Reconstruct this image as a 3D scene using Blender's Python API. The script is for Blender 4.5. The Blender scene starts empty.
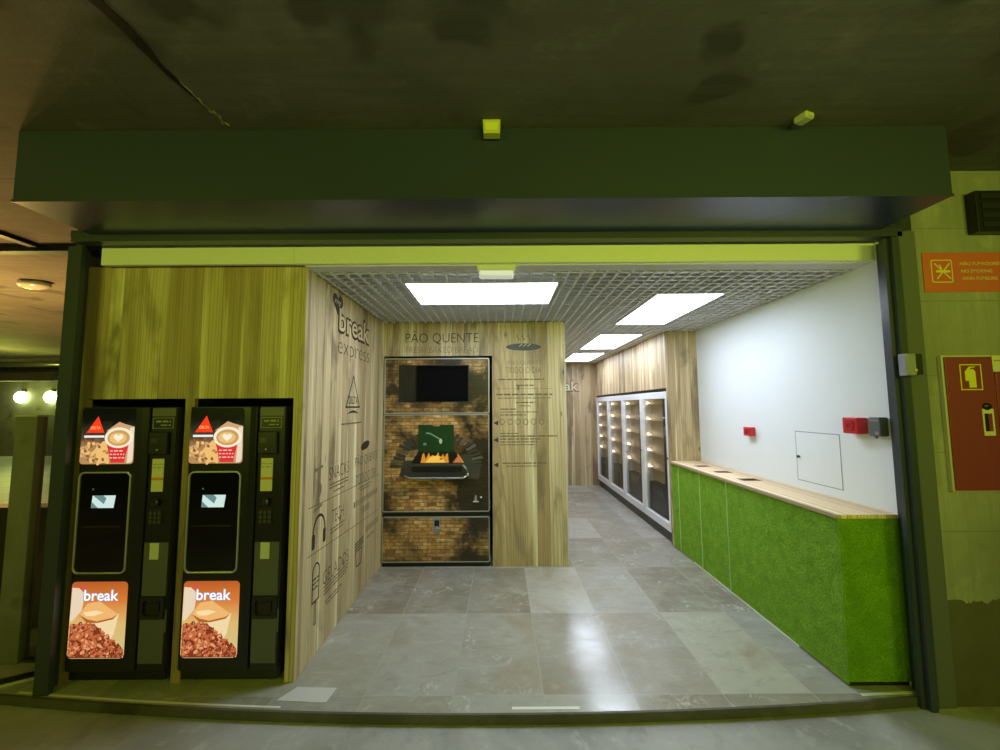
import bpy, bmesh, math, random
from mathutils import Vector, Matrix
R = math.radians
random.seed(7)
scn = bpy.context.scene
COL = scn.collection

# ------------------------------------------------------------------ materials
def new_mat(name):
    m = bpy.data.materials.new(name); m.use_nodes = True
    nt = m.node_tree; b = nt.nodes.get('Principled BSDF')
    return m, nt, b

def simple(name, col, rough=.5, metal=0, emit=None, estr=1.0, spec=.5, coat=0):
    m, nt, b = new_mat(name)
    b.inputs['Base Color'].default_value = (*col, 1)
    b.inputs['Roughness'].default_value = rough
    b.inputs['Metallic'].default_value = metal
    b.inputs['Specular IOR Level'].default_value = spec
    b.inputs['Coat Weight'].default_value = coat
    if emit:
        b.inputs['Emission Color'].default_value = (*emit, 1)
        b.inputs['Emission Strength'].default_value = estr
    return m

class NB:
    """small node-graph helper"""
    def __init__(s, nt): s.nt = nt
    def n(s, t, **kw):
        x = s.nt.nodes.new(t)
        for k, v in kw.items(): setattr(x, k, v)
        return x
    def l(s, a, b): s.nt.links.new(a, b)
    def val(s, inp, v):
        if hasattr(v, 'is_linked') or hasattr(v, 'links'): s.l(v, inp)
        else: inp.default_value = v
    def math(s, op, a, b=0.0, clamp=False):
        x = s.n('ShaderNodeMath', operation=op, use_clamp=clamp)
        s.val(x.inputs[0], a); s.val(x.inputs[1], b); return x.outputs[0]
    def pos(s):
        x = s.n('ShaderNodeNewGeometry'); y = s.n('ShaderNodeSeparateXYZ'); s.l(x.outputs['Position'], y.inputs[0])
        return x.outputs['Position'], y.outputs
    def obj(s):
        x = s.n('ShaderNodeTexCoord'); y = s.n('ShaderNodeSeparateXYZ'); s.l(x.outputs['Object'], y.inputs[0])
        return x.outputs['Object'], y.outputs
    def comb(s, x, y, z=0.0):
        c = s.n('ShaderNodeCombineXYZ')
        for i, v in enumerate((x, y, z)): s.val(c.inputs[i], v)
        return c.outputs[0]
    def mapv(s, vec, scale=(1, 1, 1), loc=(0, 0, 0)):
        m = s.n('ShaderNodeMapping'); s.l(vec, m.inputs[0])
        m.inputs['Scale'].default_value = scale; m.inputs['Location'].default_value = loc
        return m.outputs[0]
    def noise(s, vec, scale=5, detail=4, rough=.55, dist=0):
        x = s.n('ShaderNodeTexNoise'); s.l(vec, x.inputs['Vector'])
        x.inputs['Scale'].default_value = scale; x.inputs['Detail'].default_value = detail
        x.inputs['Roughness'].default_value = rough; x.inputs['Distortion'].default_value = dist
        return x.outputs['Fac']
    def ramp(s, fac, stops):
        r = s.n('ShaderNodeValToRGB'); s.l(fac, r.inputs[0]); e = r.color_ramp.elements
        while len(e) < len(stops): e.new(.5)
        for i, (p, c) in enumerate(stops):
            e[i].position = p
            e[i].color = (*c, 1) if hasattr(c, '__len__') else (c, c, c, 1)
        return r.outputs['Color']
    def mix(s, fac, a, b, mode='MIX'):
        x = s.n('ShaderNodeMix', data_type='RGBA', blend_type=mode)
        s.val(x.inputs[0], fac)
        for i, v in ((6, a), (7, b)):
            if isinstance(v, tuple): x.inputs[i].default_value = (*v, 1)
            else: s.l(v, x.inputs[i])
        return x.outputs[2]
    def bump(s, h, strength=.3, dist=.01):
        b = s.n('ShaderNodeBump'); s.l(h, b.inputs['Height'])
        b.inputs['Strength'].default_value = strength; b.inputs['Distance'].default_value = dist
        return b.outputs[0]

def wood_mat(name, axis, w=.13, tint=(1, 1, 1)):
    m, nt, b = new_mat(name); g = NB(nt)
    _, (x, y, z) = g.pos()
    u = x if axis == 'x' else y
    # vertical boards: brick rows of width w, very long bricks
    br = g.n('ShaderNodeTexBrick'); g.l(g.comb(z, u), br.inputs['Vector'])
    br.offset = .37; br.squash = 1
    br.inputs['Scale'].default_value = 1
    br.inputs['Color1'].default_value = (0, 0, 0, 1); br.inputs['Color2'].default_value = (1, 1, 1, 1)
    br.inputs['Mortar'].default_value = (0, 0, 0, 1)
    br.inputs['Mortar Size'].default_value = .0012; br.inputs['Mortar Smooth'].default_value = .3
    br.inputs['Brick Width'].default_value = 9.0; br.inputs['Row Height'].default_value = w
    rnd = g.n('ShaderNodeSeparateColor'); g.l(br.outputs['Color'], rnd.inputs[0]); rnd = rnd.outputs[0]
    plank = g.ramp(rnd, [(0, (.37, .26, .14)), (.3, (.54, .41, .235)), (.6, (.68, .545, .335)), (.85, (.44, .32, .175)), (1, (.80, .68, .45))])
    v = g.comb(u, z, g.math('MULTIPLY', rnd, 7.3))
    fine = g.noise(g.mapv(v, (44, 1.3, 1)), 1, 5, .6)
    streak = g.noise(g.mapv(v, (12, .30, 1)), 1, 4, .55, .5)
    blot = g.noise(g.mapv(v, (3.2, .9, 1)), 1, 4, .55, .6)
    wav = g.n('ShaderNodeTexWave', wave_type='RINGS', rings_direction='SPHERICAL')
    g.l(g.mapv(v, (7, .55, 1), (.4, .3, 0)), wav.inputs['Vector'])
    wav.inputs['Scale'].default_value = 2.2; wav.inputs['Distortion'].default_value = 3.5
    wav.inputs['Detail'].default_value = 3; wav.inputs['Detail Scale'].default_value = 1.2
    c = g.mix(g.ramp(fine, [(.35, .24), (.65, 0)]), plank, (.24, .15, .065))
    c = g.mix(g.ramp(wav.outputs['Fac'], [(0, .42), (.35, 0)]), c, (.22, .15, .075))
    c = g.mix(g.ramp(streak, [(.55, 0), (.68, .8)]), c, (.86, .76, .53))
    c = g.mix(g.ramp(streak, [(.30, .55), (.44, 0)]), c, (.23, .15, .075))
    c = g.mix(g.ramp(blot, [(.33, .8), (.47, 0)]), c, (.17, .118, .07))
    # knots
    vo = g.n('ShaderNodeTexVoronoi'); g.l(g.mapv(v, (3.4, 1.5, 1)), vo.inputs['Vector']); vo.inputs['Scale'].default_value = 1.3
    c = g.mix(g.ramp(vo.outputs['Distance'], [(.035, .8), (.085, 0)]), c, (.10, .065, .035))
    c = g.mix(g.math('MULTIPLY', br.outputs['Fac'], .8), c, (.10, .07, .04))
    if tint != (1, 1, 1): c = g.mix(1.0, c, tint, 'MULTIPLY')
    g.l(c, b.inputs['Base Color'])
    b.inputs['Roughness'].default_value = .48; b.inputs['Specular IOR Level'].default_value = .35
    g.l(g.bump(g.math('SUBTRACT', fine, br.outputs['Fac']), .12, .004), b.inputs['Normal'])
    return m

def concrete_mat(name, base, dark, light, scale=1.0, rough=.85, band=None, lines=None, spots=True):
    m, nt, b = new_mat(name); g = NB(nt)
    p, (x, y, z) = g.pos()
    big = g.noise(p, .9 * scale, 6, .6, .5); mid = g.noise(p, 4.5 * scale, 6, .65, .2); fine = g.noise(p, 45, 3, .6)
    c = g.mix(g.ramp(big, [(.35, .9), (.58, 0)]), base, dark)
    c = g.mix(g.ramp(mid, [(.56, 0), (.74, .7)]), c, light)
    c = g.mix(g.ramp(mid, [(.30, .6), (.42, 0)]), c, dark)
    if spots:
        sp = g.noise(p, 2.6, 2, .4, 0)
        c = g.mix(g.ramp(sp, [(.62, 0), (.68, .75)]), c, tuple(v * .45 for v in dark))
    if lines:       # board marks of the shuttering along one axis
        ax, per, amt = lines
        u = {'x': x, 'y': y, 'z': z}[ax]
        f = g.math('ABSOLUTE', g.math('SUBTRACT', g.math('FRACT', g.math('DIVIDE', u, per)), .5))
        c = g.mix(g.math('MULTIPLY', g.math('GREATER_THAN', f, .492), amt), c, tuple(v * .3 for v in dark))
        st = g.noise(g.mapv(p, (1.5, 22, 1) if ax == 'y' else (22, 1.5, 1)), 1, 3, .6)
        c = g.mix(g.ramp(st, [(.4, .45), (.6, 0)]), c, dark)
    if band:        # ragged darker band at the foot of the wall
        zz = g.math('ADD', z, g.math('MULTIPLY', g.math('SUBTRACT', g.noise(g.mapv(p, (5, 1, 3)), 1.6, 4, .6), .5), .16))
        c = g.mix(g.math('LESS_THAN', zz, band[0]), c, g.mix(mid, band[1], band[2]))
    g.l(c, b.inputs['Base Color'])
    b.inputs['Roughness'].default_value = rough; b.inputs['Specular IOR Level'].default_value = .3
    h = g.math('ADD', mid, g.math('MULTIPLY', fine, .5))
    g.l(g.bump(h, .35, .012), b.inputs['Normal'])
    return m

def tile_floor_mat(name):
    m, nt, b = new_mat(name); g = NB(nt)
    p, (x, y, z) = g.pos()
    br = g.n('ShaderNodeTexBrick'); g.l(g.comb(g.math('ADD', x, .28 + .52 * 8), g.math('ADD', y, -2.46 + .92 * 8)), br.inputs['Vector'])
    br.offset = 0; br.squash = 1; I = br.inputs
    I['Scale'].default_value = 1; I['Brick Width'].default_value = .52; I['Row Height'].default_value = .92
    I['Mortar Size'].default_value = .0032; I['Mortar Smooth'].default_value = .2
    I['Color1'].default_value = (0, 0, 0, 1); I['Color2'].default_value = (1, 1, 1, 1); I['Mortar'].default_value = (.5, .5, .5, 1)
    rnd = g.n('ShaderNodeSeparateColor'); g.l(br.outputs['Color'], rnd.inputs[0]); rnd = rnd.outputs[0]
    base = g.ramp(rnd, [(0, (.20, .185, .15)), (.25, (.40, .385, .33)), (.5, (.25, .22, .175)), (.75, (.45, .43, .37)), (1, (.29, .285, .265))])
    v = g.comb(x, y, g.math('MULTIPLY', rnd, 11))
    cl = g.noise(v, 2.6, 7, .62, .35); rust = g.noise(v, 1.9, 5, .6, .4)
    cl2 = g.noise(g.mapv(v, (5, 10, 1)), 1, 9, .74, .6); cl3 = g.noise(g.mapv(v, (15, 11, 1)), 1, 9, .76, 1.2)
    msk = g.ramp(g.noise(v, 3.1, 4, .6), [(.52, 0), (.64, 1)])
    c = g.mix(g.ramp(cl, [(.40, 0), (.66, .5)]), base, (.43, .42, .38))
    c = g.mix(g.ramp(cl2, [(.52, 0), (.70, .45)]), c, (.52, .51, .47))
    c = g.mix(g.math('MULTIPLY', g.ramp(cl3, [(.52, 0), (.60, .65)]), msk), c, (.62, .61, .56))
    c = g.mix(g.ramp(cl2, [(.30, .4), (.46, 0)]), c, (.19, .18, .15))
    c = g.mix(g.ramp(rust, [(.52, 0), (.68, .5)]), c, (.30, .235, .15))
    c = g.mix(g.math('MULTIPLY', br.outputs['Fac'], .8), c, (.42, .41, .37))
    g.l(c, b.inputs['Base Color'])
    g.l(g.ramp(cl2, [(.3, .12), (.7, .26)]), b.inputs['Roughness'])
    b.inputs['Specular IOR Level'].default_value = .5
    h = g.math('SUBTRACT', g.math('MULTIPLY', cl2, .35), br.outputs['Fac'])
    g.l(g.bump(h, .12, .004), b.inputs['Normal'])
    return m

def brick_print_mat(name):
    """wrap film printed with a photo of old brickwork, darker soot clouds in the print"""
    m, nt, b = new_mat(name); g = NB(nt)
    o, (x, y, z) = g.obj()
    vec = g.comb(x, z)
    nz = g.noise(o, 9, 4, .6); nz2 = g.noise(g.mapv(o, (1, 1, 1), (3, 1, 2)), 1.9, 5, .55, .4); nz3 = g.noise(g.mapv(o, (1, 1, 1.6)), 16, 4, .6)
    br = g.n('ShaderNodeTexBrick'); I = br.inputs
    g.l(g.comb(g.math('ADD', x, g.math('MULTIPLY', nz, .012)), g.math('ADD', z, g.math('MULTIPLY', nz, .008))), I['Vector'])
    I['Scale'].default_value = 1; I['Brick Width'].default_value = .096; I['Row Height'].default_value = .037
    I['Mortar Size'].default_value = .0035; I['Mortar Smooth'].default_value = .4
    I['Color1'].default_value = (0, 0, 0, 1); I['Color2'].default_value = (1, 1, 1, 1); I['Mortar'].default_value = (.5, .5, .5, 1)
    rnd = g.n('ShaderNodeSeparateColor'); g.l(br.outputs['Color'], rnd.inputs[0]); rnd = rnd.outputs[0]
    c = g.ramp(rnd, [(0, (.16, .07, .028)), (.15, (.55, .27, .085)), (.45, (.68, .39, .135)), (.7, (.78, .50, .22)), (.88, (.50, .22, .07)), (1, (.85, .60, .31))])
    c = g.mix(g.ramp(nz3, [(.38, .6), (.56, 0)]), c, (.16, .075, .03))
    c = g.mix(br.outputs['Fac'], c, (.17, .10, .045))
    c = g.mix(g.ramp(g.math('SUBTRACT', nz2, g.math('MULTIPLY', g.math('ABSOLUTE', g.math('SUBTRACT', x, .42)), .17)), [(.39, .96), (.54, 0)]), c, (.016, .015, .010))
    g.l(c, b.inputs['Base Color']); b.inputs['Roughness'].default_value = .28
    return m

def grass_mat(name, mul=1):
    m, nt, b = new_mat(name); g = NB(nt)
    p, _ = g.pos()
    n1 = g.noise(p, 150, 3, .7); n2 = g.noise(p, 13, 4, .6)
    c = g.ramp(n1, [(.3, (.13 * mul, .28 * mul, .012)), (.5, (.26 * mul, .50 * mul, .035)), (.72, (.40 * mul, .66 * mul, .085))])
    c = g.mix(g.ramp(n2, [(.4, .35), (.6, 0)]), c, (.11 * mul, .28 * mul, .016))
    g.l(c, b.inputs['Base Color']); b.inputs['Roughness'].default_value = .8; b.inputs['Specular IOR Level'].default_value = .2
    g.l(g.bump(n1, .8, .012), b.inputs['Normal'])
    return m

def glass_mat(name, tint=(1, 1, 1), refl=.06):
    m, nt, b = new_mat(name); g = NB(nt); nt.nodes.remove(b)
    out = nt.nodes['Material Output']
    t = g.n('ShaderNodeBsdfTransparent'); t.inputs[0].default_value = (*tint, 1)
    gl = g.n('ShaderNodeBsdfGlossy'); gl.inputs['Roughness'].default_value = .02
    fr = g.n('ShaderNodeFresnel'); fr.inputs[0].default_value = 1.45
    mx = g.n('ShaderNodeMixShader'); geo = g.n('ShaderNodeNewGeometry'); g.l(g.math('MULTIPLY', g.math('ADD', fr.outputs[0], refl - .04, True), g.math('SUBTRACT', 1.0, geo.outputs['Backfacing'])), mx.inputs[0]); g.l(t.outputs[0], mx.inputs[1]); g.l(gl.outputs[0], mx.inputs[2])
    g.l(mx.outputs[0], out.inputs[0]); return m

def print_grad(name, stops, axis='z', lo=0, hi=1, estr=1.0, noise_amt=0):
    """backlit print whose artwork has a colour gradient along one object axis"""
    m, nt, b = new_mat(name); g = NB(nt)
    o, xyz = g.obj(); u = xyz[{'x': 0, 'y': 1, 'z': 2}[axis]]
    f = g.math('DIVIDE', g.math('SUBTRACT', u, lo), hi - lo, True)
    if noise_amt: f = g.math('ADD', f, g.math('MULTIPLY', g.math('SUBTRACT', g.noise(o, 40, 3), .5), noise_amt), True)
    c = g.ramp(f, stops)
    b.inputs['Base Color'].default_value = (.006, .006, .006, 1); b.inputs['Roughness'].default_value = .3; b.inputs['Specular IOR Level'].default_value = .12
    g.l(c, b.inputs['Emission Color']); b.inputs['Emission Strength'].default_value = estr
    return m

def em(name, col, s=1.0): return simple(name, (.01, .01, .01), .3, 0, col, s, .12)

M = dict(
    wood_x=wood_mat('laminate_wood_x', 'x'), wood_y=wood_mat('laminate_wood_y', 'y', .115),
    wood_top=wood_mat('pale_wood_top', 'x', .06, (1.45, 1.42, 1.5)),
    wood_fill=simple('pale_wood_fill', (.55, .44, .26), .5),
    ceil_conc=concrete_mat('ceiling_concrete', (.17, .16, .13), (.11, .10, .08), (.25, .235, .19), .8, .8, lines=('y', 1.22, .6)),
    wall_conc=concrete_mat('painted_concrete', (.37, .365, .33), (.24, .235, .20), (.48, .47, .41), .9, .75, band=(.52, (.085, .078, .052), (.15, .135, .09)), lines=('z', .46, .35), spots=False),
    out_floor=concrete_mat('outside_floor', (.41, .40, .385), (.26, .25, .235), (.55, .54, .52), 1.6, .42, spots=False),
    far_wall=concrete_mat('garage_wall', (.14, .135, .11), (.08, .075, .06), (.2, .19, .16), .5, .8),
    dark_conc=concrete_mat('dark_parapet', (.045, .043, .035), (.03, .03, .025), (.07, .066, .055), 1, .7),
    tile=tile_floor_mat('porcelain_tiles'),
    step=concrete_mat('step_edge', (.115, .105, .08), (.07, .065, .05), (.16, .15, .11), 2, .6),
    white=simple('white_paint', (.755, .795, .83), .6), fascia=simple('white_board', (.80, .80, .78), .65),
    grid=simple('grid_white', (.74, .74, .68), .5), void=simple('void_black', (.02, .02, .019), .8), plaster=simple('plaster', (.7, .7, .68), .7),
    header=simple('dark_green_paint', (.036, .047, .085), .27), jamb=simple('dark_frame_paint', (.042, .052, .07), .32),
    jamb_side=simple('grey_render', (.12, .125, .125), .8), black=simple('black', (.006, .006, .006), .4), soft_black=simple('soft_black', (.013, .013, .013), .35),
    machine=simple('machine_black', (.012, .012, .0115), .32), gloss=simple('gloss_black', (.004, .004, .005), .06),
    olive=simple('grey_panel', (.105, .108, .10), .45), rim=simple('chrome_rim', (.62, .62, .58), .42, .85), label=simple('paper_label', (.62, .62, .45), .6),
    ylabel=simple('yellow_label', (.70, .64, .40), .6), orange=simple('orange_mark', (.7, .25, .04), .6), greyprint=simple('grey_print', (.3, .3, .28), .6),
    edge=simple('pale_edge', (.42, .41, .38), .4, .3), silver=simple('silver', (.6, .6, .58), .28, 1), steel=simple('dark_steel', (.10, .10, .095), .3, .8),
    brick=brick_print_mat('brick_print'), grass=grass_mat('turf'), blade=grass_mat('turf_blade', 1.12),
    joint=simple('joint_strip', (.42, .62, .20), .6), red=simple('red_plastic', (.60, .018, .03), .35), red_cab=simple('red_enamel', (.26, .040, .05), .38), grey_plastic=simple('grey_plastic', (.10, .105, .125), .4), lightgrey=simple('light_grey', (.27, .28, .33), .4),
    sign=simple('orange_sign', (.66, .13, .05), .5), signprint=simple('pale_print', (.80, .62, .33), .5), yellow=simple('yellow_print', (.80, .72, .05), .5),
    ink=simple('brown_ink', (.030, .021, .013), .55), ink_faint=simple('faint_ink', (.21, .16, .09), .55), ink_grey=simple('grey_ink', (.055, .053, .062), .5), ink_light=simple('light_ink', (.125, .09, .048), .55),
    fridge=simple('fridge_white', (.72, .73, .78), .35), fridge_in=simple('fridge_inner', (.52, .43, .30), .5), glass=glass_mat('clear_glass', (.86, .86, .84), .07),
    shelf=simple('shelf_tan', (.34, .27, .17), .5), screen_glass=glass_mat('screen_glass', (.9, .92, .9), .05),
    panel=simple('diffuser', (.9, .9, .9), .5, 0, (.87, .965, 1.15), 11.8), lamp_white=simple('lamp_lens', (.8, .8, .8), .4, 0, (1, 1, .98), .35),
    led=em('shelf_led', (1, .80, .55), 7), globe=em('globe', (.86, 1, .45), 30), tape=simple('pale_tape', (.74, .74, .70), .5), mat=simple('pale_sheet', (.60, .585, .60), .6),
    post=concrete_mat('post_plaster', (.22, .215, .19), (.15, .145, .125), (.27, .26, .23), 1.3, .6), lampglass=simple('lamp_glass', (.5, .5, .48), .15), cream=simple('cream_trim', (.55, .52, .44), .5),
)

# ------------------------------------------------------------------ mesh builder
class MB:
    def __init__(s, o=(0, 0, 0)):
        s.v = []; s.f = []; s.mi = []; s.o = Vector(o); s.sm = []
    def _add(s, vs, fs, mi=0, smooth=False):
        k = len(s.v); s.v += [Vector(v) - s.o for v in vs]
        for f in fs: s.f.append([k + i for i in f]); s.mi.append(mi); s.sm.append(smooth)
    def box(s, x0, x1, y0, y1, z0, z1, mi=0):
        vs = [(x, y, z) for z in (z0, z1) for y in (y0, y1) for x in (x0, x1)]
        s._add(vs, [(0, 2, 3, 1), (4, 5, 7, 6), (0, 1, 5, 4), (2, 6, 7, 3), (0, 4, 6, 2), (1, 3, 7, 5)], mi); return s
    def prism(s, pts, P, depth, mi=0, cap2=True):
        """pts: 2-D outline; P(u,v,d) -> 3-D; extruded from d=0 to d=depth"""
        n = len(pts); vs = [P(u, v, 0) for u, v in pts] + [P(u, v, depth) for u, v in pts]
        fs = [tuple(range(n, 2 * n))] + ([tuple(reversed(range(n)))] if cap2 else [])
        fs += [(i, (i + 1) % n, n + (i + 1) % n, n + i) for i in range(n)]
        s._add(vs, fs, mi); return s
    def ring(s, outer, inner, P, depth, mi=0):
        n = len(outer)
        vs = [P(u, v, d) for d in (0, depth) for c in (outer, inner) for u, v in c]
        fs = []
        for i in range(n):
            j = (i + 1) % n
            fs += [(2 * n + i, 2 * n + j, 3 * n + j, 3 * n + i), (i, n + i, n + j, j), (i, j, 2 * n + j, 2 * n + i), (n + i, 3 * n + i, 3 * n + j, n + j)]
        s._add(vs, fs, mi); return s
    def tube(s, path, r, seg=10, mi=0):
        path = [Vector(p) for p in path]; k = len(path); vs = []
        for i, p in enumerate(path):
            t = (path[min(i + 1, k - 1)] - path[max(i - 1, 0)]).normalized()
            a = t.orthogonal().normalized(); b = t.cross(a)
            rr = r[i] if hasattr(r, '__len__') else r
            vs += [p + (a * math.cos(2 * math.pi * j / seg) + b * math.sin(2 * math.pi * j / seg)) * rr for j in range(seg)]
        fs = [(i * seg + j, i * seg + (j + 1) % seg, (i + 1) * seg + (j + 1) % seg, (i + 1) * seg + j) for i in range(k - 1) for j in range(seg)]
        fs += [tuple(reversed(range(seg))), tuple(range((k - 1) * seg, k * seg))]
        s._add(vs, fs, mi, True); return s
    def ball(s, c, rx, ry, rz, mi=0, n=14, m=8):
        vs = [(c[0], c[1], c[2] - rz)]
        for i in range(1, m):
            a = -math.pi / 2 + math.pi * i / m
            vs += [(c[0] + rx * math.cos(a) * math.cos(2 * math.pi * j / n), c[1] + ry * math.cos(a) * math.sin(2 * math.pi * j / n), c[2] + rz * math.sin(a)) for j in range(n)]
        vs.append((c[0], c[1], c[2] + rz)); L = len(vs) - 1
        fs = [(0, 1 + (j + 1) % n, 1 + j) for j in range(n)]
        for i in range(m - 2):
            fs += [(1 + i * n + j, 1 + i * n + (j + 1) % n, 1 + (i + 1) * n + (j + 1) % n, 1 + (i + 1) * n + j) for j in range(n)]
        fs += [(L, 1 + (m - 2) * n + j, 1 + (m - 2) * n + (j + 1) % n) for j in range(n)]
        s._add(vs, fs, mi, True); return s
    def text(s, body, P, u0, u1, v0, v1=None, depth=.0008, mi=0, offset=0.0, d0=0.0, slant=0, bold=None):
        cu = bpy.data.curves.new('t', 'FONT'); cu.body = body; cu.size = 1; cu.offset = offset; cu.resolution_u = 3
        ob = bpy.data.objects.new('t', cu); COL.objects.link(ob)
        dg = bpy.context.evaluated_depsgraph_get(); dg.update()
        me = bpy.data.meshes.new_from_object(ob.evaluated_get(dg))
        vs = [v.co.copy() for v in me.vertices]; fs = [list(p.vertices) for p in me.polygons]
        bpy.data.objects.remove(ob); bpy.data.curves.remove(cu); bpy.data.meshes.remove(me)
        x0 = min(v.x for v in vs); x1 = max(v.x for v in vs); y0 = min(v.y for v in vs); y1 = max(v.y for v in vs)
        sx = (u1 - u0) / (x1 - x0); sy = sx if v1 is None else (v1 - v0) / (y1 - y0)
        s._add([P(u0 + (v.x - x0) * sx, v0 + (v.y - y0) * sy, d0 + depth) for v in vs], fs, mi); return s
    def build(s, name, mats, parent=None, bevel=0, seg=2):
        me = bpy.data.meshes.new(name); me.from_pydata([tuple(v) for v in s.v], [], s.f)
        for m in (mats if isinstance(mats, (list, tuple)) else [mats]): me.materials.append(m)
        me.polygons.foreach_set('material_index', s.mi); me.polygons.foreach_set('use_smooth', s.sm)
        me.update()
        ob = bpy.data.objects.new(name, me); COL.objects.link(ob)
        if parent is None: ob.location = s.o
        else: ob.parent = parent
        if bevel:
            b = ob.modifiers.new('bevel', 'BEVEL'); b.width = bevel; b.segments = seg; b.limit_method = 'ANGLE'; b.angle_limit = R(40)
        return ob

def tag(o, label, cat, group=None):
    o['label'] = label; o['category'] = cat
    if group: o['group'] = group
    return o
def struct(o): o['kind'] = 'structure'; return o
def thing(name, loc, label, cat, group=None, rz=0):
    e = bpy.data.objects.new(name, None); COL.objects.link(e); e.empty_display_size = .1
    e.location = loc; e.rotation_euler = (0, 0, rz); return tag(e, label, cat, group)
def copy_tree(o, parent=None):
    c = o.copy(); COL.objects.link(c); c.parent = parent
    for ch in list(o.children): copy_tree(ch, c)
    return c
def rrect(u0, u1, v0, v1, r, n=5):
    pts = []
    for cx, cy, a0 in ((u1 - r, v1 - r, 0), (u0 + r, v1 - r, 90), (u0 + r, v0 + r, 180), (u1 - r, v0 + r, 270)):
        pts += [(cx + r * math.cos(R(a0 + 90 * i / n)), cy + r * math.sin(R(a0 + 90 * i / n))) for i in range(n + 1)]
    return pts
def ell(cu, cv, ru, rv, n=20, rot=0):
    c, s_ = math.cos(rot), math.sin(rot)
    return [(cu + ru * math.cos(t) * c - rv * math.sin(t) * s_, cv + ru * math.cos(t) * s_ + rv * math.sin(t) * c) for t in (2 * math.pi * i / n for i in range(n))]
def heart(cu, cv, w, h, n=24):
    pts = []
    for i in range(n):
        t = 2 * math.pi * i / n
        pts.append((cu + w / 2 * math.sin(t) ** 3, cv + h / 2 * (13 * math.cos(t) - 5 * math.cos(2 * t) - 2 * math.cos(3 * t) - math.cos(4 * t) + 2.5) / 14.5))
    return pts[::-1]
def PY(y): return lambda u, v, d: (u, y - d, v)          # plane facing -Y
def PX(x): return lambda u, v, d: (x + d, u, v)          # plane facing +X
def PXn(x): return lambda u, v, d: (x - d, u, v)         # plane facing -X
def bars(mb, P, u0, u1, v, h, words, mi=0, depth=.0008):
    """a line of print too small to read: a row of short dashes"""
    u = u0
    rr = random.Random(int(u0 * 1000 + v * 7777))
    while u < u1 - .004:
        w = min(u1 - u, rr.uniform(*words))
        mb.prism([(u, v), (u + w, v), (u + w, v + h), (u, v + h)], P, depth, mi); u += w + .35 * h + .006

# ------------------------------------------------------------------ dimensions (metres)
CZ = 2.585          # shop ceiling
TOP = 3.135         # concrete slab
YF = 2.58           # wooden front panel
XL, XR = -1.27, 2.43
YM, XM = 4.33, .70  # oven wall and its right end
YB = 8.60
XF = 2.05           # fridge / counter front plane
OUT = -.05          # outside floor
def edge(x): return 2.32 + .020 * x * x

# ------------------------------------------------------------------ floors
mb = MB()
xs = [-4.6 + 7.6 * i / 40 for i in range(41)]
outline = [(x, edge(x)) for x in xs] + [(3.0, 8.7), (-2.9, 8.7), (-2.9, 3.2), (-4.6, 3.2)]
mb.prism(outline, lambda u, v, d: (u, v, d - .05), .05)
struct(mb.build('floor', M['tile']))
mb = MB()
mb.prism([(x, edge(x) - .012) for x in xs] + [(x, edge(x) + .004) for x in reversed(xs)], lambda u, v, d: (u, v, d - .05), .051)
struct(mb.build('trim_1', M['step']))
struct(MB().box(-26, 7, -6, 16, OUT - .15, OUT - .002).build('floor_outside', M['out_floor']))

# ------------------------------------------------------------------ concrete slab and outer walls
struct(MB().box(-26, 7, -6, 16, TOP, TOP + .2).build('ceiling', M['ceil_conc']))
struct(MB().box(2.575, 7, 2.42, 2.62, OUT - .002, TOP).build('wall_right_outside', M['wall_conc']))
struct(MB().box(-26, -2.85, 15.0, 15.2, OUT - .002, TOP).build('wall_far', M['far_wall']))
# joint in the slab with crumbling filler
mb = MB(); rj = random.Random(3)
pl = []; pr = []
for i in range(60):
    y = -1.0 + 2.85 * i / 59; x = -1.44 + .006 * math.sin(i * .9)
    w = .012 + .016 * rj.random()
    if i > 50: w *= (60 - i) / 10
    pl.append((x - w, y)); pr.append((x + w * rj.uniform(.7, 1.3), y))
mb.prism(pl + pr[::-1], lambda u, v, d: (u, v, TOP - d), .004)
struct(mb.build('trim_2', M['black']))
mb = MB()
for i in range(14):
    t = i / 13; x = -1.44 + .03 * t + rj.uniform(-.012, .012); y = 1.70 + .26 * t
    mb.prism(ell(x, y, rj.uniform(.005, .013), rj.uniform(.012, .03), 7, rj.random() - .5), lambda u, v, d: (u, v, TOP - d), .002)
tag(mb.build('sealant', simple('old_filler', (.45, .40, .27), .8)), 'crumbling pale filler at the end of the black ceiling crack', 'sealant')
# joint lines of the lower left bay
mb = MB()
mb.box(-9, -2.66, 3.46, 3.54, TOP - .06, TOP)
struct(mb.build('trim_3', M['black']))
struct(MB().box(-4.17, -4.10, 2.9, 3.46, TOP - .03, TOP).build('trim_4', M['black']))

# ------------------------------------------------------------------ shop shell
def wbox(name, mats, *b): return struct(MB().box(*b).build(name, mats))
# front panel with the two machine recesses
mb = MB()
mb.box(-2.78, XL, YF, YF + .03, 1.733, CZ + .02)
mb.box(-2.78, -2.655, YF, YF + .03, 0, 1.733); mb.box(-2.025, -1.966, YF, YF + .03, 0, 1.733); mb.box(-1.33, XL, YF, YF + .03, 0, 1.733)
struct(mb.build('wall_front', M['wood_x']))
wbox('wall_recess', M['black'], -2.75, -1.32, 3.42, 3.45, 0, CZ)
wbox('wall_left', M['wood_y'], XL - .05, XL, YF + .03, YM + .6, 0, CZ + .1)
wbox('wall_left_outside', M['far_wall'], -2.85, -2.80, 2.62, YB + .2, OUT, TOP)
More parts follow.
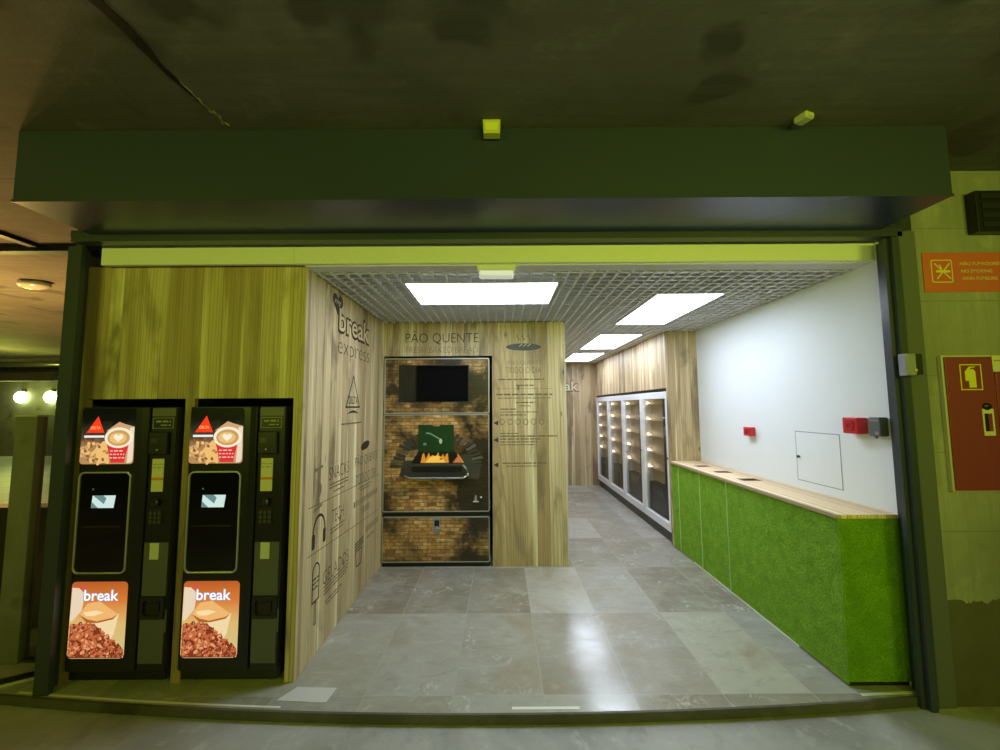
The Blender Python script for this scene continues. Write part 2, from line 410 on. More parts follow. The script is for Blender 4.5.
# oven wall with opening
mb = MB(); hx0, hx1, hz = -1.262, -.085, 2.222
mb.box(XL, XM, YM, YM + .03, hz, CZ + .1); mb.box(hx1, XM, YM, YM + .03, 0, hz); mb.box(XL, hx0, YM, YM + .03, 0, hz)
struct(mb.build('wall_middle', M['wood_x']))
wbox('wall_middle_side', M['wood_y'], XM - .03, XM, YM + .03, YB, 0, CZ + .1)
wbox('wall_oven_recess', M['black'], XL, XM - .03, 5.3, 5.33, 0, CZ)
back = wbox('wall_back', M['wood_x'], XM, 2.9, YB, YB + .05, 0, CZ + .1)
wbox('wall_right', M['white'], XR, XR + .08, 2.50, 4.91, 0, TOP)
wbox('wall_column', M['wood_x'], XF, XR, 4.91, 4.94, 0, CZ + .1)
wbox('wall_fridge_top', M['wood_y'], XF, XF + .05, 4.94, YB, 1.885, CZ + .1)
wbox('wall_fridge_back', M['black'], 2.85, 2.9, 4.94, YB, 0, CZ)
# thin pale edge trim on the oven block's corner
wbox('trim_5', M['cream'], XM, XM + .012, YM + .002, YM + .03, 0, CZ)
# fascia, soffit strip, shutter rail and jambs
mb = MB()
mb.box(-2.575, -1.33, 2.52, 2.55, CZ + .012, TOP); mb.box(-1.327, 2.43, 2.52, 2.55, CZ + .012, TOP)
struct(mb.build('trim_6', M['fascia']))
wbox('trim_7', M['plaster'], XL, XR, 2.551, 2.665, CZ + .004, CZ + .03)
mb = MB(); mb.box(-2.655, 2.50, 2.401, 2.45, 2.735, 2.775); mb.box(-2.655, 2.50, 2.405, 2.47, 2.706, 2.735)
struct(mb.build('trim_8', M['jamb']))
mb = MB(); mb.box(-2.74, -2.655, 2.472, 2.505, 0, 2.705); mb.box(-2.76, -2.70, 2.505, 2.57, 0, 2.705)
struct(mb.build('trim_9', M['jamb']))
mb = MB(); mb.box(2.372, 2.47, 2.40, 2.43, OUT, 2.69); mb.box(2.40, 2.44, 2.375, 2.40, OUT, 2.69); mb.box(2.415, 2.445, 2.43, 2.495, 0, 2.69)
struct(mb.build('trim_10', M['jamb']))
wbox('trim_11', M['jamb_side'], 2.47, 2.575, 2.405, 2.46, OUT, 2.74)

# shutter housing above the opening
sb = thing('shutter_box', (0, 2.2, 2.745), 'long dark green metal shutter box spanning the top of the shop opening', 'shutter box')
mb = MB(); mb.box(-2.53, 2.36, -.20, .20, 0, .39)
mb.build('housing', M['header'], sb, .004)
MB().box(-2.53, 2.36, -.206, -.20, -.002, .012).build('lower_lip', M['header'], sb)

# ------------------------------------------------------------------ grid ceiling
LR = [(-.71, .445, 2.895, 3.52), (1.295, 1.86, 3.22, 4.46), (1.285, 1.845, 5.08, 6.38), (1.285, 1.83, 6.90, 8.10)]
mb = MB(); g_ = .086; th = .0075; z0, z1 = CZ, CZ + .022
def clip(a, b, holes):
    segs = [(a, b)]
    for h0, h1 in holes:
        n = []
        for s0, s1 in segs:
            if h1 <= s0 or h0 >= s1: n.append((s0, s1)); continue
            if h0 > s0: n.append((s0, h0))
            if h1 < s1: n.append((h1, s1))
        segs = n
    return segs
x = XL + .03
while x < XR - .005:
    for s0, s1 in clip(2.666, YM - .002 if x < XM else (YB - .002 if x < XF else 4.905), [(b, d) for a, c, b, d in LR if a - .01 < x < c + .01]):
        mb.box(x - th, x + th, s0, s1, z0, z1)
    x += g_
y = 2.70
while y < YB - .005:
    xa = XL + .001 if y < YM else XM + .014; xb = XR - .002 if y < 4.91 else XF - .002
    for s0, s1 in clip(xa, xb, [(a, c) for a, c, b, d in LR if b - .01 < y < d + .01]):
        mb.box(s0, s1, y - th, y + th, z0 + .001, z1 - .001)
    y += g_
struct(mb.build('ceiling_grid', M['grid']))

struct(MB().box(XL, XR, 2.56, YB, 2.80, 2.83).build('ceiling_void', M['void']))  # black panel added so the grid cells read dark
def ceiling_light(a, c, b, d, label):
    t = thing('ceiling_light', ((a + c) / 2, (b + d) / 2, CZ), label, 'ceiling light', 'flat light panels in the grid ceiling')
    w, l = (c - a) / 2, (d - b) / 2
    P = lambda u, v, dd: (u, v, .002 - dd)
    MB().ring([(-w, -l), (w, -l), (w, l), (-w, l)], [(-w + .012, -l + .012), (w - .012, -l + .012), (w - .012, l - .012), (-w + .012, l - .012)], lambda u, v, dd: (u, v, dd - .004), .05).build('frame', M['white'], t)
    MB().box(-w + .012, w - .012, -l + .012, l - .012, .0, .02).build('diffuser', M['panel'], t)
    return t
ceiling_light(*LR[0], 'bright white light panel lying crosswise in front of the oven wall')
ceiling_light(*LR[1], 'longest white light panel, on the right between front and wooden column')
ceiling_light(*LR[2], 'middle white light panel above the row of glass fridges')
ceiling_light(*LR[3], 'farthest white light panel just before the back wall')

t = thing('emergency_light', (-.02, 2.60, CZ), 'small emergency light under the pale fascia above the entrance centre', 'emergency light')
MB().box(-.125, .125, -.055, .045, -.028, .004).build('housing', M['fascia'], t, .004)
mb = MB(); mb.box(-.112, .112, -.05, .04, -.062, -.028); mb.build('lens', M['lamp_white'], t, .01)

# ------------------------------------------------------------------ lettering on the wooden walls
wl = bpy.data.objects['wall_left']; wm = bpy.data.objects['wall_middle']
P = PX(XL)
mb = MB()
mb.prism(heart(3.09, 2.472, .20, .165), P, .0008)
mb.text('my', P, 3.035, 3.15, 2.465, 2.51, .0006, 1, .01, .0008)
mb.build('heart_logo', [M['ink'], M['wood_fill']], wl)
mb = MB()
mb.text('break', P, 3.10, 3.86, 2.255, 2.485, .0006, 0, .055)
mb.text('break', P, 3.125, 3.835, 2.28, 2.46, .0012, 1, .012)
mb.build('brand_lettering', [M['ink'], M['wood_fill']], wl)
mb = MB(); mb.text('express', P, 3.11, 3.86, 2.05, 2.19, .0008, 0, -.018); mb.build('lettering', M['ink'], wl)
mb = MB()
a0 = [(3.29, 1.665), (3.63, 1.665), (3.463, 1.95)]; a1 = [(3.315, 1.68), (3.605, 1.68), (3.463, 1.925)]
mb.ring(a0, a1, P, .0008)
mb.text('DELTA', P, 3.36, 3.565, 1.70, 1.765, .0008, 0, .012)
mb.prism([(3.33 + .27 * i / 10, 1.615 + .03 * math.sin(math.pi * i / 10)) for i in range(11)] + [(3.60 - .27 * i / 10, 1.615 + .008 * math.sin(math.pi * i / 10)) for i in range(11)], P, .0008)
bars(mb, P, 3.22, 3.67, 1.528, .014, (.02, .06), 1)
mb.build('triangle_logo', [M['ink'], M['ink_light']], wl)
mb = MB(); mb.prism(ell(3.80, 1.315, .12, .038, 22, .12), P, .0008); mb.build('bread_icon', M['ink'], wl)
def cap_text(body, u0, u1, v0, v1, off=-.016):
    m_ = MB(); m_.text(body, P, u0, u1, v0, v1, .0008, 0, off); return m_.build('lettering', M['ink'], wl)
cap_text('SNACKS', 3.01, 3.40, 1.13, 1.225); cap_text('PÃO QUENTE', 3.54, 4.18, 1.135, 1.25); cap_text('TODO O DIA', 3.56, 4.14, .985, 1.07)
cap_text('TECH', 3.08, 3.30, .80, .90); cap_text('GELADOS', 2.95, 3.43, .405, .50)
mb = MB()
for v, a, b in ((1.09, 3.03, 3.38), (1.065, 3.03, 3.38), (1.03, 3.1, 3.3), (.94, 3.66, 4.0), (.915, 3.7, 3.95), (.755, 3.06, 3.33), (.73, 3.06, 3.3), (.38, 2.97, 3.42), (.355, 2.97, 3.42), (.33, 2.97, 3.4), (.27, 3.0, 3.3), (.245, 3.02, 3.25)):
    bars(mb, P, a, b, v, .010, (.02, .07))
bars(mb, P, 3.53, 4.2, .80, .05, (.012, .03), 1); bars(mb, P, 3.72, 3.95, .70, .06, (.012, .03), 1); bars(mb, P, 3.86, 4.22, .50, .05, (.012, .03), 1); bars(mb, P, 3.9, 4.1, .43, .02, (.012, .03), 1)
for v0, v1 in ((1.0, .97), (.685, .61)):
    mb.prism([(2.70, v0), (4.25, v1), (4.25, v1 + .005), (2.70, v0 + .005)], P, .0008)
mb.build('small_print', [M['ink_light'], M['ink_faint']], wl)
mb = MB()      # headphones
mb.ring([(2.87 + .10 * math.cos(t), .80 + .13 * math.sin(t)) for t in [math.pi * i / 14 for i in range(15)]] + [(2.77, .80), (2.97, .80)][0:0],
        [(2.87 + .085 * math.cos(t), .80 + .11 * math.sin(t)) for t in [math.pi * i / 14 for i in range(15)]], P, .0008)
for s_ in (-1, 1):
    mb.prism(rrect(2.87 + s_ * .085 - .022, 2.87 + s_ * .085 + .022, .71, .81, .018), P, .0008)
mb.build('headphones_icon', M['ink'], wl)
mb = MB()      # ice lolly
o_ = [(2.785, .35), (2.895, .35)] + [(2.84 + .055 * math.cos(t), .555 + .055 * math.sin(t)) for t in [math.pi * i / 10 for i in range(11)]]
i_ = [(2.797, .362), (2.883, .362)] + [(2.84 + .043 * math.cos(t), .555 + .043 * math.sin(t)) for t in [math.pi * i / 10 for i in range(11)]]
mb.ring(o_, i_, P, .0008)
mb.ring([(2.825, .20), (2.855, .20), (2.855, .35), (2.825, .35)], [(2.833, .208), (2.847, .208), (2.847, .342), (2.833, .342)], P, .0008)
bars(mb, P, 2.80, 2.88, .50, .012, (.02, .05)); bars(mb, P, 2.80, 2.88, .47, .012, (.02, .05)); bars(mb, P, 2.80, 2.88, .44, .012, (.02, .05))
mb.build('lolly_icon', M['ink'], wl)
mb = MB()      # lidded cup
for v in (.47, .445, .42): mb.prism([(3.58, v), (3.80, v + .012), (3.80, v + .024), (3.58, v + .012)], P, .0008)
mb.ring([(3.62, .27), (3.74, .27), (3.77, .41), (3.59, .41)], [(3.63, .28), (3.73, .28), (3.757, .40), (3.603, .40)], P, .0008)
mb.build('cup_icon', M['ink'], wl)
mb = MB()      # coat-hanger like figure on the dark board
mb.prism([(2.78, 1.225), (2.90, 1.245), (2.90, 1.265), (2.78, 1.25)], P, .0008); mb.prism([(2.78, .955), (2.90, .975), (2.90, .995), (2.78, .98)], P, .0008)
mb.prism([(2.835, .98), (2.85, .98), (2.85, 1.24), (2.835, 1.24)], P, .0008); mb.prism(ell(2.86, 1.10, .03, .05, 12), P, .0008)
mb.build('snack_icon', M['ink_faint'], wl)

P = PY(YM)
mb = MB(); mb.text('PÃO QUENTE', P, -1.03, -.235, 2.35, 2.50, .0008, 0, -.012); mb.build('lettering', M['ink'], wm)
mb = MB(); mb.text('FRESH BAKED BREAD', P, -1.025, -.24, 2.258, 2.325, .0008, 0, -.02); mb.build('lettering', M['ink_light'], wm)
mb = MB()
mb.prism(ell(.258, 2.316, .192, .040, 28), P, .0008, 0)
for k in (-.045, .0, .045):
    mb.prism([(.25 + k, 2.322), (.262 + k, 2.322), (.30 + k, 2.352), (.288 + k, 2.352)], P, .0012, 1)
for k in (-.06, 0, .06):
    pts = [(.255 + k + .012 * math.sin(i * 1.05), 2.385 + .011 * i) for i in range(7)]
    mb.prism(pts + [(u + .007, v) for u, v in reversed(pts)], P, .0008, 2)
mb.build('bread_icon', [M['ink_grey'], M['wood_fill'], M['ink']], wm)
mb = MB(); mb.text('PÃO QUENTE', P, .085, .45, 2.115, 2.178, .0008, 0, -.02); mb.text('TODO O DIA', P, .07, .447, 2.03, 2.095, .0008, 0, -.016); mb.build('lettering', M['ink_light'], wm)
mb = MB()
for v, a, b, h in ((1.955, -.02, .48, .018), (1.89, .17, .37, .018), (1.86, -.04, .56, .005), (1.79, -.04, .565, .022), (1.755, -.02, .55, .012), (1.705, .17, .38, .018), (1.67, .20, .33, .012),
                   (1.635, .0, .17, .016), (1.605, .0, .41, .012), (1.572, .0, .28, .016), (1.375, .0, .19, .014), (1.345, .0, .61, .018), (1.315, .0, .43, .016), (1.285, .0, .40, .014), (1.255, .0, .36, .012),
                   (1.06, .02, .50, .016), (1.03, .07, .42, .012)):
    bars(mb, P, a, b, v, h * .75, (.03, .10))
mb.build('small_print', M['ink_light'], wm)
mb = MB()
for k in range(6):
    c = .02 + .085 * k; mb.ring(ell(c, 1.505, .028, .034, 14), ell(c, 1.505, .022, .027, 14), P, .0008)
mb.build('round_icons', M['ink_light'], wm)
mb = MB()
for v in (1.493, 1.312, 1.048): mb.prism([(-.075, v), (-.022, v - .028), (-.022, v + .028)], P, .0008)
mb.build('arrow_marks', M['ink'], wm)
P = PY(YB); mb = MB()
mb.text('break', P, .94, 1.71, 1.97, 2.23, .0006, 0, .06); mb.text('break', P, .97, 1.68, 2.0, 2.2, .0012, 1, .006)
mb.build('brand_lettering', [M['ink_light'], simple('pale_fill', (.62, .54, .40), .5)], back)

# ------------------------------------------------------------------ coffee machines
def coffee_machine():
    t = thing('coffee_vending_machine', (-1.958, 2.525, 0), 'black coffee vending machine nearest the side wall with the black logo prints', 'vending machine', 'black coffee vending machines')
    W, H = .60, 1.69
    MB().box(0, W, .05, .70, .03, H - .01).build('cabinet', M['machine'], t, .01)
    mb = MB()      # door with gently bulging front
    prof = [(0, .05), (.004, .014), (.03, 0), (.39, 0), (.425, .012), (.435, .05)]
    mb.prism(prof, lambda u, v, d: (u, v, .10 + d), H - .11)
    mb.build('door', M['machine'], t, .004)
    MB().box(.438, W, .012, .05, .10, H - .01).build('control_column', M['machine'], t, .004)
    MB().box(.01, W - .01, .04, .10, .03, .10).build('plinth', M['black'], t)
    for x in (.05, W - .09):
        for y in (.10, .62): MB().tube([(x + .02, y, 0), (x + .02, y, .032)], .02, 10).build('foot', M['steel'], t)
    # upper backlit print
    U0, U1, V0, V1 = .016, .350, 1.328, 1.672
    u = lambda c: U0 + (c - 60) / 480 * (U1 - U0 - .004); v = lambda c: V0 + (605 - c) / 515 * (V1 - V0)
    P = PY(0)
    mb = MB(); mb.prism(rrect(U0, U1, V0, V1, .02), P, .0015, 0)
    mats = [print_grad('coffee_print', [(0, (.50, .27, .10)), (.3, (.42, .22, .085)), (.46, (.09, .05, .025)), (.60, (.03, .028, .017)), (.78, (.003, .003, .002)), (1, (.001, .001, .001))], 'z', V0, V1, 1.0, .25),
            em('red_mark', (.95, .045, .01)), em('cup_white', (.95, .83, .62)), em('latte', (.58, .34, .12)), em('foam', (.95, .86, .68)), em('cup_red', (.72, .03, .035)),
            em('white_line', (.9, .85, .85)), em('biscuit', (.86, .52, .17)), em('bean_brown', (.30, .12, .035)), em('sack', (.62, .36, .18)), em('pale_side', (.85, .70, .55))]
    q = lambda pts: [(u(a), v(b)) for a, b in pts]
    mb.prism(q([(285, 300), (400, 215), (450, 235), (540, 260), (540, 590), (480, 600), (440, 300)]), P, .0017, 9)
    mb.prism(q([(500, 270), (540, 265), (540, 560), (525, 590), (490, 600)]), P, .0019, 10)
    rr = random.Random(11)
    for i in range(42):
        a = rr.uniform(75, 320); b = rr.uniform(395 if a < 230 else 430, 592)
        mb.prism(ell(u(a), v(b), rr.uniform(.010, .019), rr.uniform(.007, .012), 9, rr.uniform(0, 3)), P, .0020 + .00002 * i, 8 if rr.random() < .45 else (7 if rr.random() < .6 else 9))
    mb.prism(q([(190, 470), (270, 390), (305, 410), (330, 590), (230, 595)]), P, .0031, 7)
    for i in range(14):
        mb.prism(ell(u(rr.uniform(150, 320)), v(rr.uniform(440, 590)), .012, .009, 8, rr.uniform(0, 3)), P, .0033, 7 if i % 3 else 8)
    mb.prism(q([(205, 162), (268, 315), (105, 315)]), P, .0022, 1)
    mb.text('DELTA', P, u(143), u(232), v(282), v(256), .0002, 7, .01, .0024)
    mb.prism(q([(88, 340), (270, 340), (270, 360), (88, 360)]), P, .0022, 6)
    mb.prism(q([(300, 420), (498, 420), (462, 592), (345, 592)]), P, .0036, 5)
    for k, c in enumerate((488, 520, 552)): bars(mb, P, u(335), u(465), v(c), .006, (.01, .03), 10, .0038)
    mb.prism(ell(u(405), v(362), .088, .064, 28), P, .0039, 2); mb.prism(ell(u(405), v(364), .070, .049, 26), P, .0041, 3)
    mb.prism(ell(u(400), v(366), .054, .034, 20), P, .0043, 7); mb.prism(heart(u(402), v(368), .060, .050), P, .0045, 4)
    mb.build('upper_light_print', mats, t)
    # window with rim
    P = PY(.0)
    o_ = rrect(.026, .352, .670, 1.282, .035); i_ = rrect(.036, .342, .680, 1.272, .028)
    MB().ring(o_, i_, P, .012).build('window_rim', M['rim'], t, .003)
    MB().prism(i_, P, .004).build('window', M['gloss'], t)
    mb = MB(); mb.prism([(.112, 1.062), (.25, 1.062), (.26, 1.137), (.118, 1.137)], P, .0052, 0); mb.prism([(.112, 1.062), (.155, 1.062), (.114, 1.10)], P, .0055, 1); mb.prism([(.122, 1.137), (.19, 1.085), (.205, 1.12), (.185, 1.137)], P, .0055, 1)
    mb.build('screen', [em('screen_white', (.62, .80, .74)), em('screen_blue', (.14, .25, .26))], t)
    mb = MB(); mb.prism([(.06, .945), (.30, .945), (.30, .955), (.06, .955)], P, .006); mb.build('shelf_edge', M['soft_black'], t)
    MB().prism(ell(.118, 1.175, .006, .006, 10), P, .006).build('button', M['greyprint'], t)
    # lower backlit print
    U0, U1, V0, V1 = .028, .368, .178, .622
    u = lambda c: U0 + (c - 78) / 352 * (U1 - U0); v = lambda c: V0 + (550 - c) / 482 * (V1 - V0)
    q = lambda pts: [(u(a), v(b)) for a, b in pts]
    mb = MB(); mb.prism(rrect(U0, U1, V0, V1, .025), P, .0015, 0)
    mats = [print_grad('orange_print', [(0, (.62, .55, .26)), (.45, (.72, .48, .16)), (.75, (.70, .20, .035)), (1, (.50, .11, .02))], 'z', V0, V1),
            em('paper_cup', (.82, .66, .48)), em('scoop', (.86, .47, .16)), em('scoop_lip', (.42, .12, .03)), em('bag', (.88, .68, .38)), em('bean_a', (.52, .13, .045)), em('bean_b', (.22, .035, .012)),
            em('bean_c', (.80, .33, .15)), em('logo_white', (1.0, 1.0, 1.0), 1.1), em('logo_blue', (.18, .32, .55)), em('logo_pink', (.85, .05, .10)), em('scoop_light', (.97, .72, .38))]
    mb.prism(q([(82, 105), (125, 108), (165, 145), (150, 250), (100, 312), (80, 322)]), P, .0017, 1)
    mb.prism(q([(240, 325), (385, 270), (360, 400), (330, 450), (428, 520), (425, 545), (300, 545)]), P, .0017, 4)
    mb.prism(q([(185, 205), (262, 192), (378, 275), (345, 300), (250, 322), (190, 315), (140, 275)]), P, .0019, 2)
    mb.prism(q([(160, 260), (240, 250), (290, 262), (230, 285), (180, 285)]), P, .0021, 11)
    mb.prism(q([(140, 277), (190, 305), (250, 318), (345, 296), (378, 275), (350, 306), (255, 328), (185, 326)]), P, .0022, 3)
    mb.prism(q([(86, 338), (235, 335), (325, 420), (426, 505), (426, 532), (418, 547), (92, 547), (82, 536)]), P, .00225, 6)
    rr = random.Random(5)
    up = lambda a: 330 if a < 235 else (330 + (a - 235) * .9 if a < 330 else 415 + (a - 330) * .85)
    for i in range(330):
        a = rr.uniform(84, 424); b = rr.uniform(up(a), 541)
        ru, rv = rr.uniform(.009, .015), rr.uniform(.006, .010); rot = rr.uniform(0, 3.1)
        if not (U0 + .012 < u(a) < U1 - .012) or v(b) < V0 + .014: ru *= .5; rv *= .5
        dk = rr.random(); mi = 6 if dk < .22 + (.25 if b > 490 else 0) else (5 if dk < .82 else 7)
        mb.prism(ell(u(a), v(b), ru, rv, 9, rot), P, .0023 + .00001 * i, mi)
        if rr.random() < .45: mb.prism(ell(u(a) + .002, v(b) + .002, ru * .45, rv * .3, 6, rot), P, .0024 + .00001 * i, 7)
    mb.text('my', P, u(132), u(178), v(118), v(92), .0002, 10, .02, .0058)
    mb.text('break', P, u(160), u(384), v(190), v(114), .0002, 9, .035, .0060); mb.text('break', P, u(165), u(380), v(186), v(118), .0002, 8, .012, .0066)
    mb.build('lower_light_print', mats, t)
    # control column
    P = PY(.012)
    def pl(name, a, b, c, d, m, dep=.004, bev=0): return MB().prism([(a, c), (b, c), (b, d), (a, d)], P, dep).build(name, m, t, bev)
    C0, C1 = .446, .592
    pl('column_panel', C0, C1, 1.622, 1.672, M['olive'])
    mb = MB(); mb.ring([(C0 + .004, 1.545), (C1 - .012, 1.545), (C1 - .012, 1.612), (C0 + .004, 1.612)], [(C0 + .007, 1.548), (C1 - .015, 1.548), (C1 - .015, 1.609), (C0 + .007, 1.609)], P, .003)
    bars(mb, P, C0 + .025, C1 - .03, 1.583, .012, (.02, .05), 0, .003); bars(mb, P, C0 + .055, C1 - .03, 1.562, .008, (.02, .04), 0, .003)
    mb.build('instruction_plate', M['greyprint'], t)
    pl('coin_module', C0, C1 - .03, 1.385, 1.525, M['soft_black'], .022, .006)
    MB().prism([(.462, 1.455), (.502, 1.455), (.502, 1.485), (.462, 1.485)], P, .024).build('coin_plate', M['steel'], t)
    MB().tube([(.505, -.012, 1.415), (.505, -.02, 1.415)], .007, 10).build('button', M['silver'], t)
    mb = MB(); mb.prism([(.462, 1.155), (.535, 1.155), (.535, 1.357), (.462, 1.357)], P, .003, 0); mb.prism([(.462, 1.225), (.535, 1.225), (.535, 1.24), (.462, 1.24)], P, .0034, 1)
    bars(mb, P, .468, .53, 1.32, .006, (.01, .03), 2, .0034); bars(mb, P, .468, .53, 1.30, .006, (.01, .03), 2, .0034)
    mb.build('price_label', [M['ylabel'], M['orange'], M['greyprint']], t)
    mb = MB(); mb.tube([(.505, .0, 1.095), (.505, -.014, 1.095)], .022, 14); mb.box(.50, .51, -.024, -.012, 1.08, 1.112); mb.build('lock', M['steel'], t)
    mb = MB(); mb.prism(rrect(.456, .545, .955, 1.045, .006), P, .004, 0)
    for i in range(3):
        for j in range(3): mb.prism(rrect(.464 + .027 * i, .483 + .027 * i, .962 + .027 * j, .981 + .027 * j, .004), P, .009, 1)
    mb.build('keypad', [M['soft_black'], simple('keys', (.06, .065, .045), .4)], t)
    pl('column_panel', C0 - .002, C1, .532, .848, M['olive'])
    pl('paper_label', .480, .535, .748, .846, M['label'], .0055)
    mb = MB(); mb.ring(rrect(C0, C1, .400, .528, .012), rrect(C0 + .02, C1 - .02, .418, .510, .02), P, .016); mb.prism(rrect(C0 + .02, C1 - .02, .418, .51, .02), P, .002)
    mb.build('coin_return', M['soft_black'], t, .002)
    MB().prism([(.48, .44), (.56, .44), (.56, .50), (.48, .48)], P, .010).build('return_flap', M['machine'], t)
    pl('column_panel', C0 - .002, C1, .140, .396, M['olive'])
    MB().box(.594, .603, .008, .012, .32, .45).build('edge_handle', M['olive'], t)
    return t
m2 = coffee_machine()
m1 = copy_tree(m2); m1.location.x = -2.638
m1['label'] = 'black coffee vending machine nearest the dark left door jamb'

# ------------------------------------------------------------------ bread oven vending machine
bt = thing('bread_oven_machine', (-1.250, YM - .012, 0), 'tall brick-printed bread oven machine set into the wooden wall', 'oven machine')
W = 1.135; H = 2.198
MB().box(.0, W, .03, .85, .03, H).build('cabinet', M['soft_black'], bt)
MB().box(.0, W, .03, .06, .0, .03).build('plinth', M['black'], bt)
P = PY(.03)
mb = MB(); mb.prism(rrect(.006, W - .006, 1.603, H - .008, .012), P, .028); up_panel = mb.build('upper_panel', M['brick'], bt, .003)
mb = MB(); mb.ring(rrect(.0, W, 1.597, H, .02), rrect(.012, W - .012, 1.607, H - .012, .014), P, .034); mb.build('panel_edge', M['edge'], bt)
# screen in the upper panel
mb = MB(); mb.prism([(.155, 1.72), (.915, 1.72), (.915, 2.125), (.155, 2.125)], PY(.002), .004); scr = mb.build('screen_surround', M['soft_black'], bt)
MB().prism([(.225, 1.73), (.905, 1.73), (.905, 2.115), (.225, 2.115)], PY(-.002), .004).build('screen', M['gloss'], bt)
# door
mb = MB(); mb.prism(rrect(.004, W - .008, .572, 1.583, .012), P, .028); door = mb.build('door', M['brick'], bt, .003)
mb = MB(); mb.ring(rrect(.0, W - .004, .566, 1.589, .018), rrect(.009, W - .013, .575, 1.580, .012), P, .034); mb.build('door_edge', M['edge'], bt)
P = PY(.002)
mb = MB(); rr = random.Random(4)      # fan of charred bricks round the hatch
cx, cz = .58, 1.03
for i in range(27):
    a = R(2 + 176 * i / 26); w = R(2.3)
    r0, r1 = (.36 + .02 * rr.random(), .47 + .035 * rr.random())
    ex, ez = 1.0, .80
    pts = [(cx + ex * r * math.cos(a + s_), cz + ez * r * math.sin(a + s_)) for r, s_ in ((r0, -w), (r1, -w * .95), (r1, w * .95), (r0, w))]
    mb.prism(pts, P, .012, 0 if rr.random() < .7 else 1)
mb.prism([(.17, .93), (.40, .93), (.40, 1.10), (.22, 1.10)], P, .006, 0); mb.prism([(.80, .92), (1.02, .90), (1.04, 1.05), (.92, 1.16), (.80, 1.16)], P, .006, 0)
mb.build('arch_bricks', [simple('soot', (.05, .044, .034), .5), simple('charred', (.12, .10, .072), .6)], door)
mb = MB(); mb.prism([(.376, 1.19), (.753, 1.19), (.753, 1.478), (.70, 1.478)] + [(.565 + .045 * math.cos(R(t)), 1.478 - .016 * math.sin(R(t))) for t in range(0, 181, 30)] + [(.42, 1.478), (.376, 1.478)], P, .014, 0)
mb.build('hatch_window', simple('green_window', (.022, .06, .018), .10), door)
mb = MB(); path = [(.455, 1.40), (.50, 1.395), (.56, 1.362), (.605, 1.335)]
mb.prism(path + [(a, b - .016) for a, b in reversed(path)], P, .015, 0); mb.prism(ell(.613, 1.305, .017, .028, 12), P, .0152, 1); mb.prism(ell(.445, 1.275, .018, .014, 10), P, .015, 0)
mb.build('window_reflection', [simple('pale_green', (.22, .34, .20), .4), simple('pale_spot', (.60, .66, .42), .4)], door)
mb = MB(); mb.prism([(.30, 1.07), (.86, 1.07), (.76, 1.20), (.376, 1.20)], P, .013, 0)
fl = []
n = 16
for i in range(n + 1):
    fl.append((.42 + .27 * i / n, 1.155 + .03 * math.sin(i * 2.1) + .012 * math.cos(i * 5)))
mb.prism([(.40, 1.078), (.70, 1.078)] + fl[::-1], P, .0135, 1)
mb.prism([(.45, 1.082), (.66, 1.082), (.64, 1.13), (.58, 1.155), (.50, 1.14)], P, .0140, 2)
mb.prism(ell(.545, 1.165, .03, .008, 10), P, .0145, 0); mb.prism(ell(.62, 1.12, .02, .012, 10), P, .0145, 3)
mb.prism([(.74, 1.078), (.86, 1.078), (.80, 1.155)], P, .0135, 3); mb.prism([(.765, 1.085), (.83, 1.085), (.80, 1.135)], P, .0137, 4)
mb.prism([(.845, 1.078), (.862, 1.078), (.80, 1.165), (.79, 1.16)], P, .0139, 1)
mb.build('fire', [M['black'], em('flame', (.62, .25, .02)), em('flame_core', (.85, .52, .07)), em('ember', (.42, .12, .02)), em('ember_red', (.50, .18, .08))], door)
mb = MB()      # protruding tray lip
prof = [(.22, .955), (.26, .918), (.86, .918), (.915, .955), (.90, 1.02), (.86, 1.072), (.30, 1.072), (.245, 1.02)]
mb.prism(prof, P, .05); mb.build('tray', M['steel'], door, .02, 3)
mb = MB(); mb.prism(rrect(.31, .85, .985, 1.045, .03), PY(-.048), .004); mb.build('tray_slot', M['black'], door)
mb = MB(); mb.tube([(.235, -.05, .952), (.30, -.056, .925), (.86, -.056, .925), (.905, -.05, .952)], .010, 8); mb.ball((.905, -.058, .96), .014, .012, .018); mb.build('tray_rail', M['silver'], door)
mb = MB(); mb.prism([(.955, .665), (1.015, .665), (1.015, .674), (.955, .674)], P, .004, 0); mb.prism([(.968, .674), (1.002, .674), (.992, .735), (.978, .735)], P, .004, 1)
mb.build('sticker', [M['white'], M['greyprint']], door)
mb = MB(); mb.prism(ell(1.042, .715, .010, .010, 10), P, .004, 0); mb.build('keyhole', M['white'], door)
# drawer
P = PY(.03)
mb = MB(); mb.prism(rrect(.004, W - .008, .058, .508, .012), P, .026); drawer = mb.build('drawer', M['brick'], bt, .003)
mb = MB(); mb.ring(rrect(.0, W - .004, .050, .514, .022), rrect(.008, W - .012, .058, .506, .016), P, .031); mb.build('drawer_edge', M['edge'], bt)
mb = MB(); mb.prism([(.535, .34), (.605, .34), (.605, .505), (.535, .505)], PY(.004), .004, 0); mb.prism([(.55, .42), (.60, .42), (.60, .48), (.55, .48)], PY(.004), .005, 1)
mb.build('label_plate', [M['lightgrey'], M['soft_black']], drawer)
mb = MB(); mb.tube([(.575, -.002, .405), (.575, -.025, .405)], .012, 10); mb.box(.575, .63, -.03, -.02, .398, .412); mb.build('lock_handle', M['silver'], drawer)
MB().box(W - .006, W + .002, -.008, .028, .60, .68).build('hinge', M['silver'], bt); MB().box(W - .006, W + .002, -.008, .028, .06, .12).build('hinge', M['silver'], bt)

